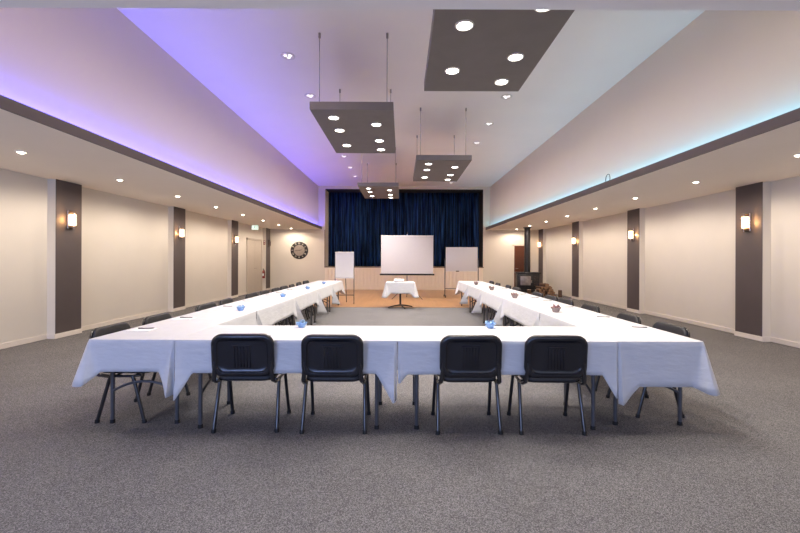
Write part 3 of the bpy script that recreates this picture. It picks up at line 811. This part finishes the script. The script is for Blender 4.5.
# ------------------------------------------------------------------ clock, exit sign, extinguisher
ck = tag(empty('wall_clock', (-4.70, YB, 1.80)), 'large round clock with a dark rim and pale numerals on the end wall', 'clock')
RX = Matrix.Rotation(R(90), 4, 'X')
b = MB(); b.lathe([(.25, .012), (.255, .03), (.385, .034), (.40, .026), (.405, 0), (.25, 0)], 56, RX); b.build('rim', M['clock_dark'], ck)
b = MB(); b.lathe([(0, .016), (.252, .016), (.252, 0), (0, 0)], 48, RX); b.build('face', M['clock_face'], ck, 30)
NUM = ['XII', 'I', 'II', 'III', 'IV', 'V', 'VI', 'VII', 'VIII', 'IX', 'X', 'XI']
for i, sx in enumerate(NUM):
    b = MB(); a = -R(30*i); h = .075; wd = {'I': .022, 'V': .045, 'X': .045}; tot = sum(wd[ch] for ch in sx); x = -tot/2
    T = Matrix.Translation((0, -.038, 0)) @ Matrix.Rotation(-a, 4, 'Y') @ Matrix.Translation((0, 0, .32))
    for ch in sx:
        cx = x+wd[ch]/2; x += wd[ch]
        strokes = {'I': [((0, -h/2), (0, h/2))], 'V': [((-.015, h/2), (0, -h/2)), ((.015, h/2), (0, -h/2))], 'X': [((-.015, -h/2), (.015, h/2)), ((.015, -h/2), (-.015, h/2))]}[ch]
        for (p, q) in strokes:
            p, q = Vector((cx+p[0], 0, p[1])), Vector((cx+q[0], 0, q[1])); dd = (q-p).normalized(); sd = Vector((dd.z, 0, -dd.x))*.0048
            b.rings([[p-sd, p+sd, q+sd, q-sd], [v+Vector((0, .004, 0)) for v in (p-sd, p+sd, q+sd, q-sd)]], M=T)
    b.build('numeral', M['clock_num'], ck, 0)
for nm, ang, ln, wd in (('hour_hand', 78, .13, .011), ('minute_hand', -96, .21, .008)):
    b = MB(); T = Matrix.Rotation(R(ang), 4, 'Y'); b.box((-wd, -.024, -.03), (wd, -.02, ln), 0, 1, T); b.build(nm, M['clock_dark'], ck, 0)
b = MB(); b.cyl((0, -.016, 0), (0, -.028, 0), .018); b.build('hub', M['clock_dark'], ck)

e = tag(empty('exit_sign', (-5.75, 15.7, 2.63)), 'green and white running-man exit sign hanging below the left side ceiling above the door', 'sign')
b = MB(); b.box((-.17, -.02, -.12), (.17, .02, .11), .006); b.build('sign_box', M['white_trim'], e)
b = MB(); b.box((-.155, -.0235, -.105), (.155, -.0205, .095)); b.build('sign_face', M['signlit'], e, 0)
b = MB(); S = .0245
def stroke(m, p, q, wdt, y0=-.0265, y1=-.0237):
    p, q = Vector((p[0], 0, p[1])), Vector((q[0], 0, q[1])); dd = (q-p).normalized(); sd = Vector((dd.z, 0, -dd.x))*wdt
    q4 = [p-sd, p+sd, q+sd, q-sd]; m.rings([[Vector((v.x, y0, v.z)) for v in q4], [Vector((v.x, y1, v.z)) for v in q4]])
STK = dict(head=None,
    running_figure=(((-.005, .062), (-.025, -.01), .013), ((-.025, -.01), (.012, -.035), .008), ((.012, -.035), (.004, -.075), .007), ((-.025, -.01), (-.05, -.045), .008), ((-.05, -.045), (-.085, -.045), .006),
        ((-.01, .04), (-.05, .03), .006), ((-.05, .03), (-.06, 0), .005), ((-.008, .04), (.03, .018), .006), ((.03, .018), (.045, .03), .005)),
    doorway=(((.06, -.09), (.06, .085), .006), ((.06, .08), (.13, .08), .006), ((.13, -.09), (.13, .085), .006)),
    arrow=(((-.14, .0), (-.10, .0), .007), ((-.145, 0), (-.12, .022), .006), ((-.145, 0), (-.12, -.022), .006)))
for nm, st_ in STK.items():
    if st_ is None: continue
    b = MB()
    if nm == 'running_figure': b.cyl((-.002, -.0265, .066), (-.002, -.0237, .066), .016, seg=14)
    for (p, q, wdt) in st_: stroke(b, p, q, wdt)
    b.build(nm, M['green'], e, 0)
b = MB()
for x in (-.1, .1): b.cyl((x, 0, .105), (x, 0, (SOF-2.63)/.8), .006, seg=8)
b.build('hanger', M['white_trim'], e); e.scale = (.8, .8, .8)

x = tag(empty('fire_extinguisher', (-6.07, 17.605, .55)), 'red fire extinguisher hung beside the cream door at the far left', 'fire extinguisher')
b = MB(); b.lathe([(0, 0), (.065, 0), (.072, .012), (.072, .32), (.06, .37), (.03, .40), (.025, .42), (0, .42)], 24); b.build('cylinder', M['red'], x)
b = MB(); b.cyl((0, 0, .42), (0, 0, .46), .018); b.box((-.012, -.09, .455), (.012, .02, .47), .003); b.box((-.012, -.09, .485), (.012, .02, .50), .003); b.cyl((0, .01, .45), (0, .01, .49), .01); b.build('valve', M['rubber'], x)
b = MB(); b.tube([(.0, -.02, .445), (.05, -.05, .43), (.085, -.05, .33), (.085, -.04, .15)], .011, 8); b.build('hose', M['rubber'], x)
b = MB(); b.box((-.05, -.0735, .12), (.05, -.062, .25), .004); b.build('printed_band', M['paper'], x)
b = MB(); b.box((-.03, .071, .3), (.03, .094, .40)); b.build('bracket', M['steel'], x); x.scale = (.9, .95, .85)
g = MB(); g.box((-.042, -.006, -.09), (.042, 0, .09), .002, 1); g = g.build('fire_sign', M['red'], loc=(-6.07, 17.699, 2.12))
tag(g, 'small red fire equipment sign above the extinguisher beside the cream door', 'sign')
b = MB(); b.cyl((0, -.008, -.03), (0, -.006, -.03), .022, seg=14); b.box((-.03, -.008, .02), (.03, -.006, .07)); b.build('symbol', M['paper'], g, 0)

# ------------------------------------------------------------------ wood stove and firewood
st = tag(empty('wood_stove', (5.285, 16.8, 0), R(-8)), 'black wood-burning stove with a tall flue in the far right corner', 'stove')
b = MB(); b.box((-.47, -.27, .16), (.47, .30, .74), .015); b.build('firebox', M['iron'], st)
b = MB(); b.box((-.52, -.32, .74), (.52, .33, .785), .012); b.build('top_plate', M['iron'], st)
b = MB(); b.box((-.50, -.30, .0), (.50, .32, .05), .01); b.box((-.30, -.2, .05), (.30, .25, .16), .01); b.build('plinth', M['iron'], st)
b = MB(); b.box((-.40, -.305, .24), (.16, -.27, .70), .01); dr = b.build('door', M['iron'], st)
b = MB(); b.box((-.34, -.312, .31), (.10, -.300, .64), .004); b.build('window_glass', M['stove_glass'], dr)
b = MB(); b.cyl((.13, -.31, .44), (.13, -.345, .44), .01); b.tube([(.13, -.345, .40), (.13, -.345, .50)], .012, 8); b.build('handle', M['chrome'], dr)
b = MB()
for k in range(6): b.box((.22, -.278, .30+.06*k), (.42, -.268, .325+.06*k))
b.build('vent_slats', M['bronze'], st)
b = MB(); b.cyl((0, .05, .785), (0, .05, (SOF-.002)/1.13), .13, seg=24); b.cyl((0, .05, .785), (0, .05, .82), .14, seg=24); b.cyl((0, .05, SOF/1.13-.03), (0, .05, (SOF-.002)/1.13), .17, seg=24); b.build('flue', M['iron'], st); st.scale = (.95, .95, 1.13)

def log_obj(r, ln, seed, name='firewood_log', endmat='cutwood'):
    rnd = random.Random(seed); b = bmesh.new(); n = 14; prof = [r*rnd.uniform(.86, 1.08) for _ in range(n)]
    split = rnd.random() < .4; cut = rnd.uniform(.35, .7)
    def pt(k, y, s):
        a = 2*PI*k/n; x, z = prof[k]*s*math.cos(a), prof[k]*s*math.sin(a)
        if split: z = min(z, r*cut)
        return (x, y, z)
    ys = [-ln/2, -ln/2+.008, -ln/6, ln/6, ln/2-.008, ln/2]
    rg = [[b.verts.new(pt(k, y, .95 if i in (0, 5) else 1+.04*math.sin(i*3+seed))) for k in range(n)] for i, y in enumerate(ys)]
    for p, q in zip(rg, rg[1:]):
        for k in range(n): b.faces.new((p[k], p[(k+1) % n], q[(k+1) % n], q[k]))
    f0 = b.faces.new(rg[0][::-1]); f1 = b.faces.new(rg[-1]); f0.material_index = 1; f1.material_index = 1
    m = MB(); m.bm.free(); m.bm = b
    return m.build(name, [M['bark'], M[endmat]], smooth=45)
sd = 0; rl = .056
ROWN = ['bottom', 'second', 'third', 'fourth', 'top']; 
for row, cnt in enumerate((7, 6, 5, 4, 2)):
    for k in range(cnt):
        sd += 1; o = log_obj(rl*(.95+.08*(sd % 3)/2), .42+.03*(sd % 4), sd)
        xx = 5.12 + (k + row*.5 + (.5 if row == 4 else 0))*rl*2.08
        o.location = (xx, 15.3 + .06*math.sin(sd*2.1), rl*1.02 + row*rl*1.76); o.rotation_euler = (0, 0, R(6*math.sin(sd*1.7)))
        tag(o, 'split firewood log in the pile by the stove, %s row, %s' % (ROWN[row], ('leftmost' if k == 0 else 'rightmost' if k == cnt-1 else ORD[k]+' from the left')), 'log', 'firewood piled by the stove')
o = log_obj(.085, .24, 41, endmat='paleend'); o.location = (4.99, 15.62, .12); o.rotation_euler = (R(90), 0, R(10)); o.location.z = .121
tag(o, 'short pale upright log standing between the stove and the woodpile', 'log', 'firewood piled by the stove')
o = log_obj(.075, .26, 43); o.location = (6.0, 15.12, .131); o.rotation_euler = (R(90), 0, R(40))
tag(o, 'short upright log standing at the right end of the woodpile by the wall', 'log', 'firewood piled by the stove')

# loop of cable on the right ledge
b = MB(); b.tube([(0, -.05, 0), (0, -.055, .05), (0, -.04, .10), (0, 0, .125), (0, .05, .12), (0, .09, .09), (0, .10, .04), (0, .10, 0)], .006, 8)
cb = b.build('cable_loop', M['rubber'], loc=(FXR+.01, 7.5, SOF+.12)); tag(cb, 'small black loop of cable standing up from the right ledge against the blue glow', 'cable')

# ------------------------------------------------------------------ camera, world, view
cam = bpy.data.cameras.new('camera'); cam.sensor_width = 36; cam.lens = 18; cam.clip_start = .05
cam.shift_x = -1.5/800; cam.shift_y = -7.1/800
co = bpy.data.objects.new('camera', cam); col.objects.link(co)
co.matrix_world = Matrix.Translation((0, 0, 1.40)) @ Matrix.Rotation(R(90), 4, 'X') @ Matrix.Rotation(.0038, 4, 'Z')
scn.camera = co
wd = bpy.data.worlds.new('world'); scn.world = wd; wd.use_nodes = True
wd.node_tree.nodes['Background'].inputs['Color'].default_value = (.5, .6, .8, 1); wd.node_tree.nodes['Background'].inputs['Strength'].default_value = .3
scn.view_settings.view_transform = 'Standard'; scn.view_settings.look = 'None'; scn.view_settings.gamma = 1; scn.view_settings.use_curve_mapping = False
scn.view_settings.exposure = .27
scn.cycles.use_denoising = True
scn.cycles.max_bounces = 8; scn.cycles.diffuse_bounces = 5
scn.cycles.sample_clamp_indirect = 6
